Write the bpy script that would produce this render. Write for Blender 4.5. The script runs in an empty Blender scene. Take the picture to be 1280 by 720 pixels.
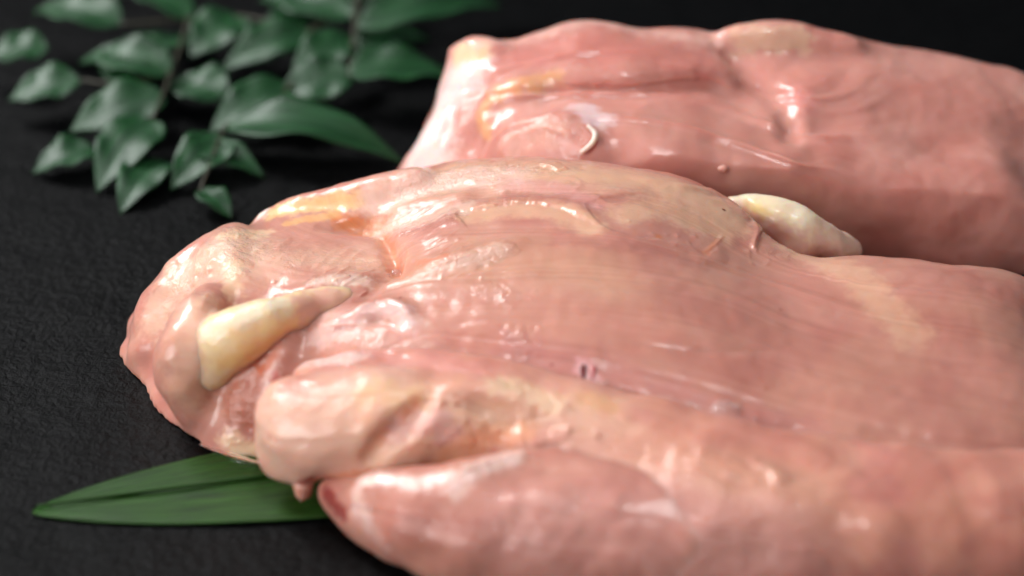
import bpy, math, random
import numpy as np
import openvdb
from mathutils import Vector, Matrix
from mathutils.bvhtree import BVHTree

random.seed(7)
SC = bpy.context.scene
COL = SC.collection

# ------------------------------------------------------------------ camera
PITCH = math.radians(30.0)
DIST, LENS, SENSOR = 0.60, 85.0, 36.0
TARGET = Vector((0.0, 0.0, 0.030))
CAM_LOC = TARGET + DIST * Vector((0, -math.cos(PITCH), math.sin(PITCH)))
cam_d = bpy.data.cameras.new('camera')
cam_d.lens, cam_d.sensor_width = LENS, SENSOR
cam_d.clip_start, cam_d.clip_end = 0.01, 20.0
cam_d.dof.use_dof = True
cam_d.dof.focus_distance = 0.618
cam_d.dof.aperture_fstop = 5.3
cam_d.dof.aperture_blades = 9
cam = bpy.data.objects.new('camera', cam_d)
cam.location = CAM_LOC
cam.rotation_euler = (math.pi / 2 - PITCH, 0, 0)
COL.objects.link(cam)
SC.camera = cam

# ------------------------------------------------------------------ world and lamps
world = bpy.data.worlds.new('World')
SC.world = world
world.use_nodes = True
bg = world.node_tree.nodes['Background']
bg.inputs[0].default_value = (0.75, 0.85, 1.0, 1)
bg.inputs[1].default_value = 0.035


def area_lamp(name, loc, aim, size, power, color, size_y=None):
    d = bpy.data.lights.new(name, 'AREA')
    d.energy, d.color, d.size = power, color, size
    if size_y:
        d.shape, d.size_y = 'RECTANGLE', size_y
    o = bpy.data.objects.new(name, d)
    o.location = loc
    o.rotation_euler = (Vector(aim) - Vector(loc)).to_track_quat('-Z', 'Y').to_euler()
    COL.objects.link(o)
    return o


area_lamp('window_lamp', (-0.50, 0.46, 0.62), (0, 0, 0.02), 0.34, 7.6, (1.0, 1.0, 1.0), 0.26)
area_lamp('side_lamp', (-0.74, -0.50, 0.38), (0, 0, 0.02), 0.45, 6.6, (1.0, 0.99, 0.985))
area_lamp('overhead_lamp', (0.02, -0.12, 1.00), (0, 0, 0.02), 0.24, 3.2, (1.0, 1.0, 1.0))
area_lamp('front_lamp', (-0.10, -1.20, 0.62), (0, 0, 0.02), 0.8, 0.6, (1.0, 0.99, 0.98))

SC.view_settings.view_transform = 'Standard'
SC.view_settings.look = 'None'
SC.view_settings.exposure = 0.0
SC.view_settings.gamma = 1.0
SC.render.engine = 'CYCLES'
SC.cycles.use_denoising = True
SC.cycles.max_bounces = 5
SC.cycles.diffuse_bounces = 2
SC.cycles.glossy_bounces = 2
SC.cycles.use_adaptive_sampling = True
SC.cycles.adaptive_threshold = 0.035
SC.cycles.sample_clamp_indirect = 4.0
SC.render.film_transparent = False

# ------------------------------------------------------------------ helpers (millimetres until a mesh is linked)
CP, SP = math.cos(PITCH), math.sin(PITCH)
RIGHT = np.array([1.0, 0, 0])
FWD = np.array([0, CP, -SP])
UP = np.array([0, SP, CP])
CAM = np.array(CAM_LOC) * 1000.0
K = SENSOR / LENS / 1280.0


def ray(u, v):
    d = FWD + RIGHT * (u - 640.0) * K + UP * (360.0 - v) * K
    return d / np.linalg.norm(d)


def P(u, v, z):
    """Point at height z (mm) on the sight line through a place of the photograph."""
    d = ray(u, v)
    return CAM + d * ((z - CAM[2]) / d[2])


def lin(c):
    c = np.asarray(c, float) / 255.0
    return np.where(c <= 0.04045, c / 12.92, ((c + 0.055) / 1.055) ** 2.4)


_rng = np.random.RandomState(11)
_perm = _rng.permutation(256)
_perm = np.concatenate([_perm, _perm, _perm])
_g = _rng.normal(size=(256, 3))
_g /= np.linalg.norm(_g, axis=1)[:, None]


def perlin(p):
    p = np.asarray(p, np.float64)
    i = np.floor(p).astype(np.int64)
    f = p - i
    w = f * f * f * (f * (f * 6 - 15) + 10)
    i &= 255
    out = np.zeros(len(p))
    for dx in (0, 1):
        for dy in (0, 1):
            for dz in (0, 1):
                h = _perm[_perm[_perm[(i[:, 0] + dx) & 255] + ((i[:, 1] + dy) & 255)] + ((i[:, 2] + dz) & 255)]
                g = _g[h]
                dot = g[:, 0] * (f[:, 0] - dx) + g[:, 1] * (f[:, 1] - dy) + g[:, 2] * (f[:, 2] - dz)
                wx = w[:, 0] if dx else 1 - w[:, 0]
                wy = w[:, 1] if dy else 1 - w[:, 1]
                wz = w[:, 2] if dz else 1 - w[:, 2]
                out += dot * wx * wy * wz
    return out * 1.6


def smin(a, b, k):
    if k <= 0:
        return np.minimum(a, b)
    h = np.maximum(k - np.abs(a - b), 0) / k
    return np.minimum(a, b) - h * h * k * 0.25


def sstep(a, b, x):
    t = np.clip((x - a) / (b - a), 0.0, 1.0)
    return t * t * (3 - 2 * t)


def catmull(pts, n=8):
    pts = np.asarray(pts, float)
    if len(pts) < 3:
        return np.array([pts[0] + (pts[-1] - pts[0]) * t for t in np.linspace(0, 1, n + 1)])
    q = np.vstack([2 * pts[0] - pts[1], pts, 2 * pts[-1] - pts[-2]])
    out = []
    for i in range(1, len(q) - 2):
        a, b, c, d = q[i - 1], q[i], q[i + 1], q[i + 2]
        for t in np.linspace(0, 1, n, endpoint=False):
            out.append(0.5 * (2 * b + (c - a) * t + (2 * a - 5 * b + 4 * c - d) * t * t + (3 * b - a - 3 * c + d) * t ** 3))
    out.append(pts[-1])
    return np.array(out)


def link(name, verts, faces, mat, parent=None, smooth=True, attrs=None):
    me = bpy.data.meshes.new(name)
    v = np.asarray(verts, np.float32) * 0.001
    if isinstance(faces, np.ndarray):
        n = len(faces)
        me.vertices.add(len(v))
        me.vertices.foreach_set('co', v.ravel())
        me.loops.add(n * 4)
        me.polygons.add(n)
        me.loops.foreach_set('vertex_index', faces.astype(np.int32).ravel())
        me.polygons.foreach_set('loop_start', np.arange(n, dtype=np.int32) * 4)
        me.polygons.foreach_set('loop_total', np.full(n, 4, np.int32))
        me.update(calc_edges=True)
    else:
        me.from_pydata([tuple(map(float, p)) for p in v], [], faces)
    me.polygons.foreach_set('use_smooth', np.full(len(me.polygons), smooth))
    if attrs:
        for k, (typ, data) in attrs.items():
            a = me.attributes.new(k, typ, 'POINT')
            if typ == 'FLOAT_COLOR':
                d4 = np.ones((len(data), 4), np.float32)
                d4[:, :3] = data
                a.data.foreach_set('color', d4.ravel())
            elif typ == 'FLOAT_VECTOR':
                a.data.foreach_set('vector', np.asarray(data, np.float32).ravel())
            else:
                a.data.foreach_set('value', np.asarray(data, np.float32))
    me.update()
    if mat:
        me.materials.append(mat)
    o = bpy.data.objects.new(name, me)
    COL.objects.link(o)
    if parent:
        o.parent = parent
        o.matrix_parent_inverse = parent.matrix_world.inverted()
    return o


def thing(name, label, cat, loc_mm, group=None):
    o = bpy.data.objects.new(name, None)
    o.empty_display_size = 0.02
    o.location = Vector(loc_mm) * 0.001
    COL.objects.link(o)
    o.matrix_world = Matrix.Translation(o.location)
    o['label'], o['category'] = label, cat
    if group:
        o['group'] = group
    return o


def tube(path, radii, seg=12):
    """Closed tube along a path (mm), rounded ends."""
    path = np.asarray(path, float)
    radii = np.asarray(radii, float)
    n = len(path)
    tan = np.gradient(path, axis=0)
    tan /= np.linalg.norm(tan, axis=1)[:, None] + 1e-9
    up = np.array([0, 0, 1.0]) if abs(tan[0][2]) < 0.9 else np.array([1.0, 0, 0])
    vs, fs = [], []
    for i in range(n):
        s = np.cross(tan[i], up)
        s /= np.linalg.norm(s)
        b = np.cross(s, tan[i])
        up = b
        for k in range(seg):
            a = 2 * math.pi * k / seg
            vs.append(path[i] + (s * math.cos(a) + b * math.sin(a)) * radii[i])
    for i in range(n - 1):
        for k in range(seg):
            k2 = (k + 1) % seg
            fs.append((i * seg + k, i * seg + k2, (i + 1) * seg + k2, (i + 1) * seg + k))
    vs.append(path[0] - tan[0] * radii[0] * 0.7)
    vs.append(path[-1] + tan[-1] * radii[-1] * 0.7)
    a, b = len(vs) - 2, len(vs) - 1
    for k in range(seg):
        k2 = (k + 1) % seg
        fs.append((k2, k, a))
        fs.append(((n - 1) * seg + k, (n - 1) * seg + k2, b))
    return np.array(vs), fs


# ------------------------------------------------------------------ materials
def nodes_of(name):
    m = bpy.data.materials.new(name)
    m.use_nodes = True
    nt = m.node_tree
    return m, nt, nt.nodes['Principled BSDF'], lambda t: nt.nodes.new(t), nt.links.new


def math_node(nt, op, a, b):
    n = nt.nodes.new('ShaderNodeMath')
    n.operation = op
    for i, x in enumerate((a, b)):
        if isinstance(x, (int, float)):
            n.inputs[i].default_value = x
        else:
            nt.links.new(x, n.inputs[i])
    return n.outputs[0]


def flesh_material(name, sss=0.85, scale=0.0026, rough=0.40, fibre=1.0, bump_mm=0.10, coat=0.48, radius=(1.0, 0.38, 0.22)):
    m, nt, bs, N, L = nodes_of(name)
    at = N('ShaderNodeAttribute'); at.attribute_name = 'col'
    wet = N('ShaderNodeAttribute'); wet.attribute_name = 'wet'
    fib = N('ShaderNodeAttribute'); fib.attribute_name = 'fib'
    tc = N('ShaderNodeTexCoord')

    def noise(vec, sc, det=3.0, rgh=0.55, dist=0.0):
        n = N('ShaderNodeTexNoise')
        n.inputs['Scale'].default_value = sc
        n.inputs['Detail'].default_value = det
        n.inputs['Roughness'].default_value = rgh
        n.inputs['Distortion'].default_value = dist
        L(vec, n.inputs['Vector'])
        return n
    # fibre space: x along the fibres, y across them (mm)
    mp = N('ShaderNodeMapping')
    mp.inputs['Scale'].default_value = (0.05, 1.0, 1.0)
    L(fib.outputs['Vector'], mp.inputs['Vector'])
    nf1 = noise(mp.outputs[0], 0.34, 4.0, 0.55)
    nf2 = noise(mp.outputs[0], 2.2, 3.0, 0.6)
    # colour: attribute, gently varied along the fibres and in blotches
    nb = noise(tc.outputs['Object'], 160.0, 4.0, 0.6)
    mx = N('ShaderNodeMix'); mx.data_type = 'RGBA'; mx.blend_type = 'SOFT_LIGHT'
    mx.inputs[0].default_value = 0.45 * fibre
    L(at.outputs['Color'], mx.inputs[6]); L(nf1.outputs['Fac'], mx.inputs[7])
    mx2 = N('ShaderNodeMix'); mx2.data_type = 'RGBA'; mx2.blend_type = 'SOFT_LIGHT'
    mx2.inputs[0].default_value = 0.14
    L(mx.outputs[2], mx2.inputs[6]); L(nb.outputs['Fac'], mx2.inputs[7])
    mx3 = N('ShaderNodeMix'); mx3.data_type = 'RGBA'; mx3.blend_type = 'SOFT_LIGHT'
    mx3.inputs[0].default_value = 0.12 * fibre
    L(mx2.outputs[2], mx3.inputs[6]); L(nf2.outputs['Fac'], mx3.inputs[7])
    L(mx3.outputs[2], bs.inputs['Base Color'])
    # relief in metres: fine pits and wet film everywhere, crisper where the tissue is torn ('wet')
    n1 = noise(tc.outputs['Object'], 520.0, 4.0, 0.62, 0.2)
    n2 = noise(tc.outputs['Object'], 1500.0, 3.0, 0.6)
    rid = math_node(nt, 'ABSOLUTE', math_node(nt, 'SUBTRACT', n1.outputs['Fac'], 0.5), 0.0)
    h = math_node(nt, 'SUBTRACT', n1.outputs['Fac'], math_node(nt, 'MULTIPLY', rid, 0.4))
    h = math_node(nt, 'ADD', h, math_node(nt, 'MULTIPLY', n2.outputs['Fac'], 0.35))
    w = math_node(nt, 'ADD', math_node(nt, 'MULTIPLY', wet.outputs['Fac'], 5.5), 0.8)
    h = math_node(nt, 'MULTIPLY', h, w)
    ff = math_node(nt, 'ADD', math_node(nt, 'MULTIPLY', nf1.outputs['Fac'], 0.6 * fibre),
                   math_node(nt, 'MULTIPLY', nf2.outputs['Fac'], 0.28 * fibre))
    h = math_node(nt, 'ADD', h, ff)
    bp = N('ShaderNodeBump')
    bp.inputs['Strength'].default_value = 1.0
    bp.inputs['Distance'].default_value = bump_mm * 0.001
    L(h, bp.inputs['Height'])
    L(bp.outputs[0], bs.inputs['Normal'])
    # gloss
    nr = noise(tc.outputs['Object'], 90.0, 3.0)
    r = math_node(nt, 'ADD', math_node(nt, 'MULTIPLY', nr.outputs['Fac'], 0.22), rough - 0.11)
    r = math_node(nt, 'SUBTRACT', r, math_node(nt, 'MULTIPLY', wet.outputs['Fac'], 0.12))
    L(r, bs.inputs['Roughness'])
    bs.inputs['IOR'].default_value = 1.4
    bs.inputs['Subsurface Weight'].default_value = sss
    bs.inputs['Subsurface Radius'].default_value = radius
    bs.inputs['Subsurface Scale'].default_value = scale
    L(math_node(nt, 'ADD', math_node(nt, 'MULTIPLY', wet.outputs['Fac'], 0.2), coat), bs.inputs['Coat Weight'])
    bs.inputs['Coat Roughness'].default_value = 0.08
    bs.inputs['Specular IOR Level'].default_value = 0.32
    L(bp.outputs[0], bs.inputs['Coat Normal'])
    return m


M_MUSCLE = flesh_material('raw_chicken_muscle')
M_REAR = flesh_material('raw_chicken_muscle_darker', bump_mm=0.09, fibre=0.5)
M_FAT = flesh_material('yellow_chicken_fat', sss=1.0, scale=0.004, rough=0.36, fibre=0.0, bump_mm=0.06, coat=0.25, radius=(1.0, 0.55, 0.25))


def plain_material(name, col, rough=0.4, sss=0.0, noise_scale=300.0, var=0.3, bump=0.05, trans=0.0, alpha=1.0, radius=(1, .5, .3)):
    m, nt, bs, N, L = nodes_of(name)
    tc = N('ShaderNodeTexCoord')
    n = N('ShaderNodeTexNoise')
    n.inputs['Scale'].default_value = noise_scale
    n.inputs['Detail'].default_value = 4
    L(tc.outputs['Object'], n.inputs['Vector'])
    mx = N('ShaderNodeMix'); mx.data_type = 'RGBA'; mx.blend_type = 'SOFT_LIGHT'
    mx.inputs[0].default_value = var
    mx.inputs[6].default_value = (*lin(col), 1)
    L(n.outputs['Fac'], mx.inputs[7])
    L(mx.outputs[2], bs.inputs['Base Color'])
    bp = N('ShaderNodeBump')
    bp.inputs['Distance'].default_value = bump * 0.001
    L(n.outputs['Fac'], bp.inputs['Height']); L(bp.outputs[0], bs.inputs['Normal'])
    bs.inputs['Roughness'].default_value = rough
    bs.inputs['Subsurface Weight'].default_value = sss
    bs.inputs['Subsurface Radius'].default_value = radius
    bs.inputs['Subsurface Scale'].default_value = 0.003
    bs.inputs['Transmission Weight'].default_value = trans
    bs.inputs['Alpha'].default_value = alpha
    return m


def slate_material():
    m, nt, bs, N, L = nodes_of('black_slate')
    tc = N('ShaderNodeTexCoord')

    def noise(sc, det, rg):
        n = N('ShaderNodeTexNoise')
        n.inputs['Scale'].default_value = sc; n.inputs['Detail'].default_value = det; n.inputs['Roughness'].default_value = rg
        L(tc.outputs['Object'], n.inputs['Vector'])
        return n
    a, b = noise(45.0, 6, 0.6), noise(420.0, 5, 0.65)
    cr = N('ShaderNodeValToRGB')
    cr.color_ramp.elements[0].position = 0.35; cr.color_ramp.elements[0].color = (0.0006, 0.0007, 0.0008, 1)
    cr.color_ramp.elements[1].position = 0.80; cr.color_ramp.elements[1].color = (0.006, 0.006, 0.0066, 1)
    L(b.outputs['Fac'], cr.inputs[0])
    L(cr.outputs[0], bs.inputs['Base Color'])
    r = math_node(nt, 'ADD', math_node(nt, 'MULTIPLY', a.outputs['Fac'], 0.3), 0.30)
    L(r, bs.inputs['Roughness'])
    bs.inputs['Specular IOR Level'].default_value = 0.07
    h = math_node(nt, 'ADD', math_node(nt, 'MULTIPLY', a.outputs['Fac'], 1.6), math_node(nt, 'MULTIPLY', b.outputs['Fac'], 0.55))
    bp = N('ShaderNodeBump')
    bp.inputs['Distance'].default_value = 0.0014
    L(h, bp.inputs['Height']); L(bp.outputs[0], bs.inputs['Normal'])
    return m


def leaf_material(name, c0, c1, rough, vein_scale, spec=0.5, trans=0.15):
    m, nt, bs, N, L = nodes_of(name)
    uv = N('ShaderNodeAttribute'); uv.attribute_name = 'fib'
    mp = N('ShaderNodeMapping'); mp.inputs['Scale'].default_value = (0.04, 1.0, 1.0)
    L(uv.outputs['Vector'], mp.inputs['Vector'])
    n = N('ShaderNodeTexNoise'); n.inputs['Scale'].default_value = vein_scale; n.inputs['Detail'].default_value = 4
    L(mp.outputs[0], n.inputs['Vector'])
    cr = N('ShaderNodeValToRGB')
    cr.color_ramp.elements[0].position = 0.3; cr.color_ramp.elements[0].color = (*lin(c0), 1)
    cr.color_ramp.elements[1].position = 0.72; cr.color_ramp.elements[1].color = (*lin(c1), 1)
    L(n.outputs['Fac'], cr.inputs[0]); L(cr.outputs[0], bs.inputs['Base Color'])
    bp = N('ShaderNodeBump'); bp.inputs['Distance'].default_value = 0.00025
    L(n.outputs['Fac'], bp.inputs['Height']); L(bp.outputs[0], bs.inputs['Normal'])
    bs.inputs['Roughness'].default_value = rough
    bs.inputs['Specular IOR Level'].default_value = spec
    bs.inputs['Subsurface Weight'].default_value = trans
    bs.inputs['Subsurface Radius'].default_value = (0.3, 1.0, 0.2)
    bs.inputs['Subsurface Scale'].default_value = 0.0008
    return m


M_SLATE = slate_material()
M_LEAF = leaf_material('dark_glossy_leaf', (12, 42, 22), (34, 82, 44), 0.44, 0.8, 0.42)
M_BAMBOO = leaf_material('bamboo_leaf', (12, 36, 8), (52, 92, 30), 0.48, 1.5, 0.25)
M_STEM = plain_material('green_brown_stem', (48, 46, 30), 0.5)
M_LIGAMENT = plain_material('white_ligament', (240, 214, 202), 0.3, 0.6, 400.0, 0.2, 0.1)
M_BLOOD = plain_material('dark_blood', (104, 14, 22), 0.22, 0.2, 500.0, 0.4, 0.03)
M_BLOODPALE = plain_material('pale_vein', (196, 96, 98), 0.3, 0.6, 500.0, 0.3, 0.03)


def clear_material():
    m, nt, bs, N, L = nodes_of('clear_juice')
    bs.inputs['Base Color'].default_value = (1, 0.93, 0.9, 1)
    bs.inputs['Roughness'].default_value = 0.04
    bs.inputs['Transmission Weight'].default_value = 1.0
    bs.inputs['IOR'].default_value = 1.33
    return m


M_CLEAR = clear_material()


def bubble_material():
    m, nt, bs, N, L = nodes_of('bubble_skin')
    lw = N('ShaderNodeLayerWeight'); lw.inputs[0].default_value = 0.25
    tr = N('ShaderNodeBsdfTransparent')
    mx = N('ShaderNodeMixShader')
    bs.inputs['Base Color'].default_value = (*lin((238, 214, 208)), 1)
    bs.inputs['Roughness'].default_value = 0.12
    bs.inputs['Coat Weight'].default_value = 1.0
    L(math_node(nt, 'ADD', math_node(nt, 'MULTIPLY', lw.outputs['Facing'], 0.5), 0.12), mx.inputs[0])
    L(tr.outputs[0], mx.inputs[1]); L(bs.outputs[0], mx.inputs[2])
    L(mx.outputs[0], nt.nodes['Material Output'].inputs['Surface'])
    return m


M_BUBBLE = bubble_material()


# ------------------------------------------------------------------ sculpted flesh
class Flesh:
    """A volume of tissue: a field on a grid, polygonised, refined, then sculpted with strokes laid on its surface."""

    def __init__(self, lo, hi, res):
        self.lo, self.res = np.array(lo, float), res
        n = np.ceil((np.array(hi) - self.lo) / res).astype(int) + 1
        self.ax = [self.lo[i] + res * np.arange(n[i]) for i in range(3)]
        self.f = np.full(n, 1e3, np.float32)

    def _box(self, lo, hi):
        s = []
        for i in range(3):
            a = max(0, int((lo[i] - self.lo[i]) / self.res) - 1)
            b = min(self.f.shape[i], int((hi[i] - self.lo[i]) / self.res) + 3)
            if b <= a:
                return None
            s.append(slice(a, b))
        return tuple(s)

    def height(self, ctrl, ground, smooth=2.0, k=0):
        """Union with the body under a thin-plate sheet through control points."""
        pts = np.array([P(*c) for c in ctrl] + [np.array(g, float) for g in ground])
        xy, z = pts[:, :2] / 50.0, pts[:, 2]
        n = len(pts)

        def U(d2):
            return np.where(d2 > 1e-12, d2 * np.log(d2 + 1e-12), 0)
        d2 = ((xy[:, None] - xy[None]) ** 2).sum(-1)
        A = np.zeros((n + 3, n + 3))
        A[:n, :n] = U(d2) + np.eye(n) * smooth * 0.01
        A[:n, n] = 1; A[:n, n + 1:] = xy; A[n, :n] = 1; A[n + 1:, :n] = xy.T
        w = np.linalg.solve(A, np.concatenate([z, [0, 0, 0]]))
        X, Y = np.meshgrid(self.ax[0], self.ax[1], indexing='ij')
        q = np.stack([X.ravel(), Y.ravel()], 1) / 50.0
        h = np.zeros(len(q))
        for s in range(0, len(q), 20000):
            b = q[s:s + 20000]
            h[s:s + 20000] = U(((b[:, None] - xy[None]) ** 2).sum(-1)) @ w[:n] + w[n] + b @ w[n + 1:]
        h = h.reshape(X.shape)
        gx, gy = np.gradient(h, self.res)
        nrm = np.sqrt(1 + gx ** 2 + gy ** 2)
        d = (self.ax[2][None, None] - h[:, :, None]) / nrm[:, :, None]
        self.f = smin(self.f, d.astype(np.float32), k)

    def surf(self, u, v, depth=0.0):
        """Where the sight line meets the tissue as shaped so far; depth mm further in."""
        d = ray(u, v)
        t = np.arange(470.0, 860.0, 0.4)
        p = CAM + d * t[:, None]
        i = (p - self.lo) / self.res
        ok = np.all((i >= 0) & (i < np.array(self.f.shape) - 1.001), axis=1)
        i, p = i[ok], p[ok]
        b = i.astype(int); w = i - b
        val = np.zeros(len(p))
        for dx in (0, 1):
            for dy in (0, 1):
                for dz in (0, 1):
                    val += self.f[b[:, 0] + dx, b[:, 1] + dy, b[:, 2] + dz] * (w[:, 0] if dx else 1 - w[:, 0]) * (w[:, 1] if dy else 1 - w[:, 1]) * (w[:, 2] if dz else 1 - w[:, 2])
        hit = np.nonzero(val < 0)[0]
        j = hit[0] if len(hit) else int(np.argmin(val))
        return p[j] + np.array([0, 0.35, -0.94]) * depth

    def groove(self, nodes, k=2.0):
        """Press a furrow into the surface: (u, v, depth, r) nodes."""
        self.chain([(*self.surf(u, v, dp), r) for u, v, dp, r in nodes], k, carve=True, world=True)

    def bead(self, nodes, k=3.0):
        """Lay a roll on the surface: (u, v, depth, r) nodes."""
        self.chain([(*self.surf(u, v, dp), r) for u, v, dp, r in nodes], k, world=True)

    def chain(self, nodes, k=3.0, n=6, carve=False, world=False, squash=1.0):
        """Round-section roll through (u, v, z, r) nodes."""
        c = np.array([np.append(np.array(q[:3], float) if world else P(*q[:3]), q[3]) for q in nodes])
        c = catmull(c, n) if len(c) > 1 else np.vstack([c, c + [0.01, 0, 0, 0]])
        R = c[:, 3].max() + abs(k) + 2 * self.res + 2
        bx = self._box(c[:, :3].min(0) - R, c[:, :3].max(0) + R)
        if bx is None:
            return
        X, Y, Z = np.meshgrid(self.ax[0][bx[0]], self.ax[1][bx[1]], self.ax[2][bx[2]], indexing='ij')
        p = np.stack([X, Y, Z], -1)
        best = np.full(X.shape, 1e3)
        for a, b in zip(c[:-1], c[1:]):
            ab = b[:3] - a[:3]
            t = np.clip(((p - a[:3]) @ ab) / (ab @ ab + 1e-9), 0, 1)
            q = p - (a[:3] + t[..., None] * ab)
            if squash != 1.0:
                q[..., 2] /= squash
            best = np.minimum(best, np.linalg.norm(q, axis=-1) - (a[3] + t * (b[3] - a[3])))
        cur = self.f[bx]
        if carve:
            self.f[bx] = -smin(-cur, best, k)
        else:
            self.f[bx] = smin(cur, best, k)

    def build(self, levels, floor=0.0, relax=4):
        # rests on the board: rounded off just above it
        Z = self.ax[2][None, None]
        self.f = -smin(-self.f, (Z - floor) * np.ones_like(self.f), 2.0)
        f = np.clip(self.f, -3 * self.res, 3 * self.res).astype(np.float32)
        f[[0, -1]] = 3 * self.res; f[:, [0, -1]] = 3 * self.res; f[:, :, [0, -1]] = 3 * self.res
        g = openvdb.FloatGrid(3 * self.res)
        g.copyFromArray(f)
        pts, quads = g.convertToQuads(0.0)
        pts = pts.astype(np.float64) * self.res + self.lo
        a = pts[quads]
        vol = np.einsum('ij,ij->i', a[:, 0], np.cross(a[:, 1], a[:, 2])).sum() + np.einsum('ij,ij->i', a[:, 0], np.cross(a[:, 2], a[:, 3])).sum()
        if vol < 0:
            quads = quads[:, ::-1].copy()
        # even out the grid's staircase
        e = np.vstack([quads[:, [0, 1]], quads[:, [1, 2]], quads[:, [2, 3]], quads[:, [3, 0]]])
        deg = np.bincount(e.ravel(), minlength=len(pts))[:, None]
        for it in range(relax):
            acc = np.zeros_like(pts)
            for j in range(3):
                acc[:, j] = np.bincount(e[:, 0], pts[e[:, 1], j], len(pts)) + np.bincount(e[:, 1], pts[e[:, 0], j], len(pts))
            pts = pts + (0.5 if it % 2 == 0 else -0.5) * (acc / np.maximum(deg, 1) - pts)
        self.bvh = BVHTree.FromPolygons(pts.tolist(), quads.tolist())
        o = link('tmp', pts, quads, None)
        md = o.modifiers.new('s', 'SUBSURF')
        md.levels = levels
        dg = bpy.context.evaluated_depsgraph_get()
        ev = o.evaluated_get(dg)
        me = ev.to_mesh()
        n = len(me.vertices)
        v = np.empty(n * 3, np.float32); me.vertices.foreach_get('co', v)
        nf = len(me.polygons)
        li = np.empty(nf * 4, np.int32); me.loops.foreach_get('vertex_index', li)
        self.v = v.reshape(-1, 3).astype(np.float64) * 1000.0
        self.q = li.reshape(-1, 4)
        ev.to_mesh_clear()
        m0 = o.data
        bpy.data.objects.remove(o)
        bpy.data.meshes.remove(m0)
        self.normals()
        n = len(self.v)
        self.col = np.zeros((n, 3)); self.wet = np.zeros(n); self.fib = np.zeros((n, 3))
        return self

    def sample(self, p):
        """Distance field at points p (mm), before sculpting."""
        i = np.clip((p - self.lo) / self.res, 0, np.array(self.f.shape) - 1.001)
        b = i.astype(int); w = i - b
        val = np.zeros(len(p))
        for dx in (0, 1):
            for dy in (0, 1):
                for dz in (0, 1):
                    val += self.f[b[:, 0] + dx, b[:, 1] + dy, b[:, 2] + dz] * (w[:, 0] if dx else 1 - w[:, 0]) * (w[:, 1] if dy else 1 - w[:, 1]) * (w[:, 2] if dz else 1 - w[:, 2])
        return val

    def grow_from(self, other, col, near=0.2, far=1.6):
        """Where this tissue is joined to another it takes on the other's colour."""
        a = 1 - sstep(near, far, other.sample(self.v) + perlin(self.v / 2.0) * 0.5)
        self.col = self.col * (1 - a[:, None]) + lin(col) * a[:, None]

    def normals(self):
        a = self.v[self.q]
        fn = np.cross(a[:, 2] - a[:, 0], a[:, 3] - a[:, 1])
        nn = np.zeros_like(self.v)
        for j in range(3):
            for kk in range(4):
                nn[:, j] += np.bincount(self.q[:, kk], fn[:, j], len(self.v))
        self.n = nn / (np.linalg.norm(nn, axis=1)[:, None] + 1e-12)

    def on(self, u, v):
        d = ray(u, v)
        h = self.bvh.ray_cast(Vector(CAM), Vector(d))
        if h[0] is None:
            h2 = self.bvh.find_nearest(Vector(CAM + d * 600.0))
            # walk along the sight line to the place that comes nearest
            best, bp = 1e9, h2[0]
            for t in np.linspace(480, 900, 60):
                r = self.bvh.find_nearest(Vector(CAM + d * t))
                if r[3] < best:
                    best, bp = r[3], r[0]
            return np.array(bp)
        return np.array(h[0])

    def path(self, pts, n=6):
        c = np.array([self.on(*p) for p in pts])
        return catmull(c, n) if len(c) > 1 else c

    def dist(self, pl, R):
        """(vertex index, distance, share of the length, side) for vertices within R of a path."""
        lo, hi = pl.min(0) - R, pl.max(0) + R
        if not hasattr(self, 'order'):
            self.order = np.argsort(self.v[:, 0])
            self.sx = self.v[self.order, 0]
        c = self.order[np.searchsorted(self.sx, lo[0] - 2):np.searchsorted(self.sx, hi[0] + 2)]
        m = np.all((self.v[c] > lo) & (self.v[c] < hi), axis=1)
        idx = c[m]
        p = self.v[idx]
        best = np.full(len(idx), 1e9); tt = np.zeros(len(idx)); side = np.zeros(len(idx))
        if len(pl) == 1:
            return idx, np.linalg.norm(p - pl[0], axis=1), tt + 0.5, side
        seg = np.linalg.norm(np.diff(pl, axis=0), axis=1)
        cum = np.concatenate([[0], np.cumsum(seg)]); tot = cum[-1] + 1e-9
        for i in range(len(pl) - 1):
            ab = pl[i + 1] - pl[i]
            t = np.clip(((p - pl[i]) @ ab) / (ab @ ab + 1e-9), 0, 1)
            w = p - (pl[i] + t[:, None] * ab)
            d = np.linalg.norm(w, axis=1)
            u = d < best
            best[u] = d[u]
            tt[u] = (cum[i] + t[u] * seg[i]) / tot
            side[u] = np.einsum('ij,ij->i', np.cross(np.broadcast_to(ab, (u.sum(), 3)), w[u]), self.n[idx[u]])
        k = best < R
        return idx[k], best[k], tt[k], np.sign(side[k])

    def ridge(self, pts, w, amp, taper=True, wob=0.0):
        """Raise (or press in) a rounded line; w and amp in mm."""
        pl = self.path(pts)
        i, d, t, s = self.dist(pl, w * 3)
        if wob:
            d = d + perlin(self.v[i] / 1.5) * wob
        g = np.exp(-(d / w) ** 2)
        if taper:
            g *= sstep(0, 0.18, t) * sstep(0, 0.18, 1 - t)
        self.v[i] += self.n[i] * (g * amp)[:, None]

    def step(self, pts, reach, amp, soft=0.5, wob=0.5):
        """Layer edge: the tissue on the left of the path stands proud, sloping away over reach."""
        pl = self.path(pts)
        i, d, t, s = self.dist(pl, reach)
        sd = d * s + perlin(self.v[i] / 2.5) * wob + perlin(self.v[i] / 0.9) * wob * 0.4
        g = sstep(-soft, soft, sd) * (1 - sstep(reach * 0.25, reach, np.abs(sd)))
        g *= sstep(0, 0.15, t) * sstep(0, 0.15, 1 - t)
        self.v[i] += self.n[i] * (g * amp)[:, None]

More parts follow.
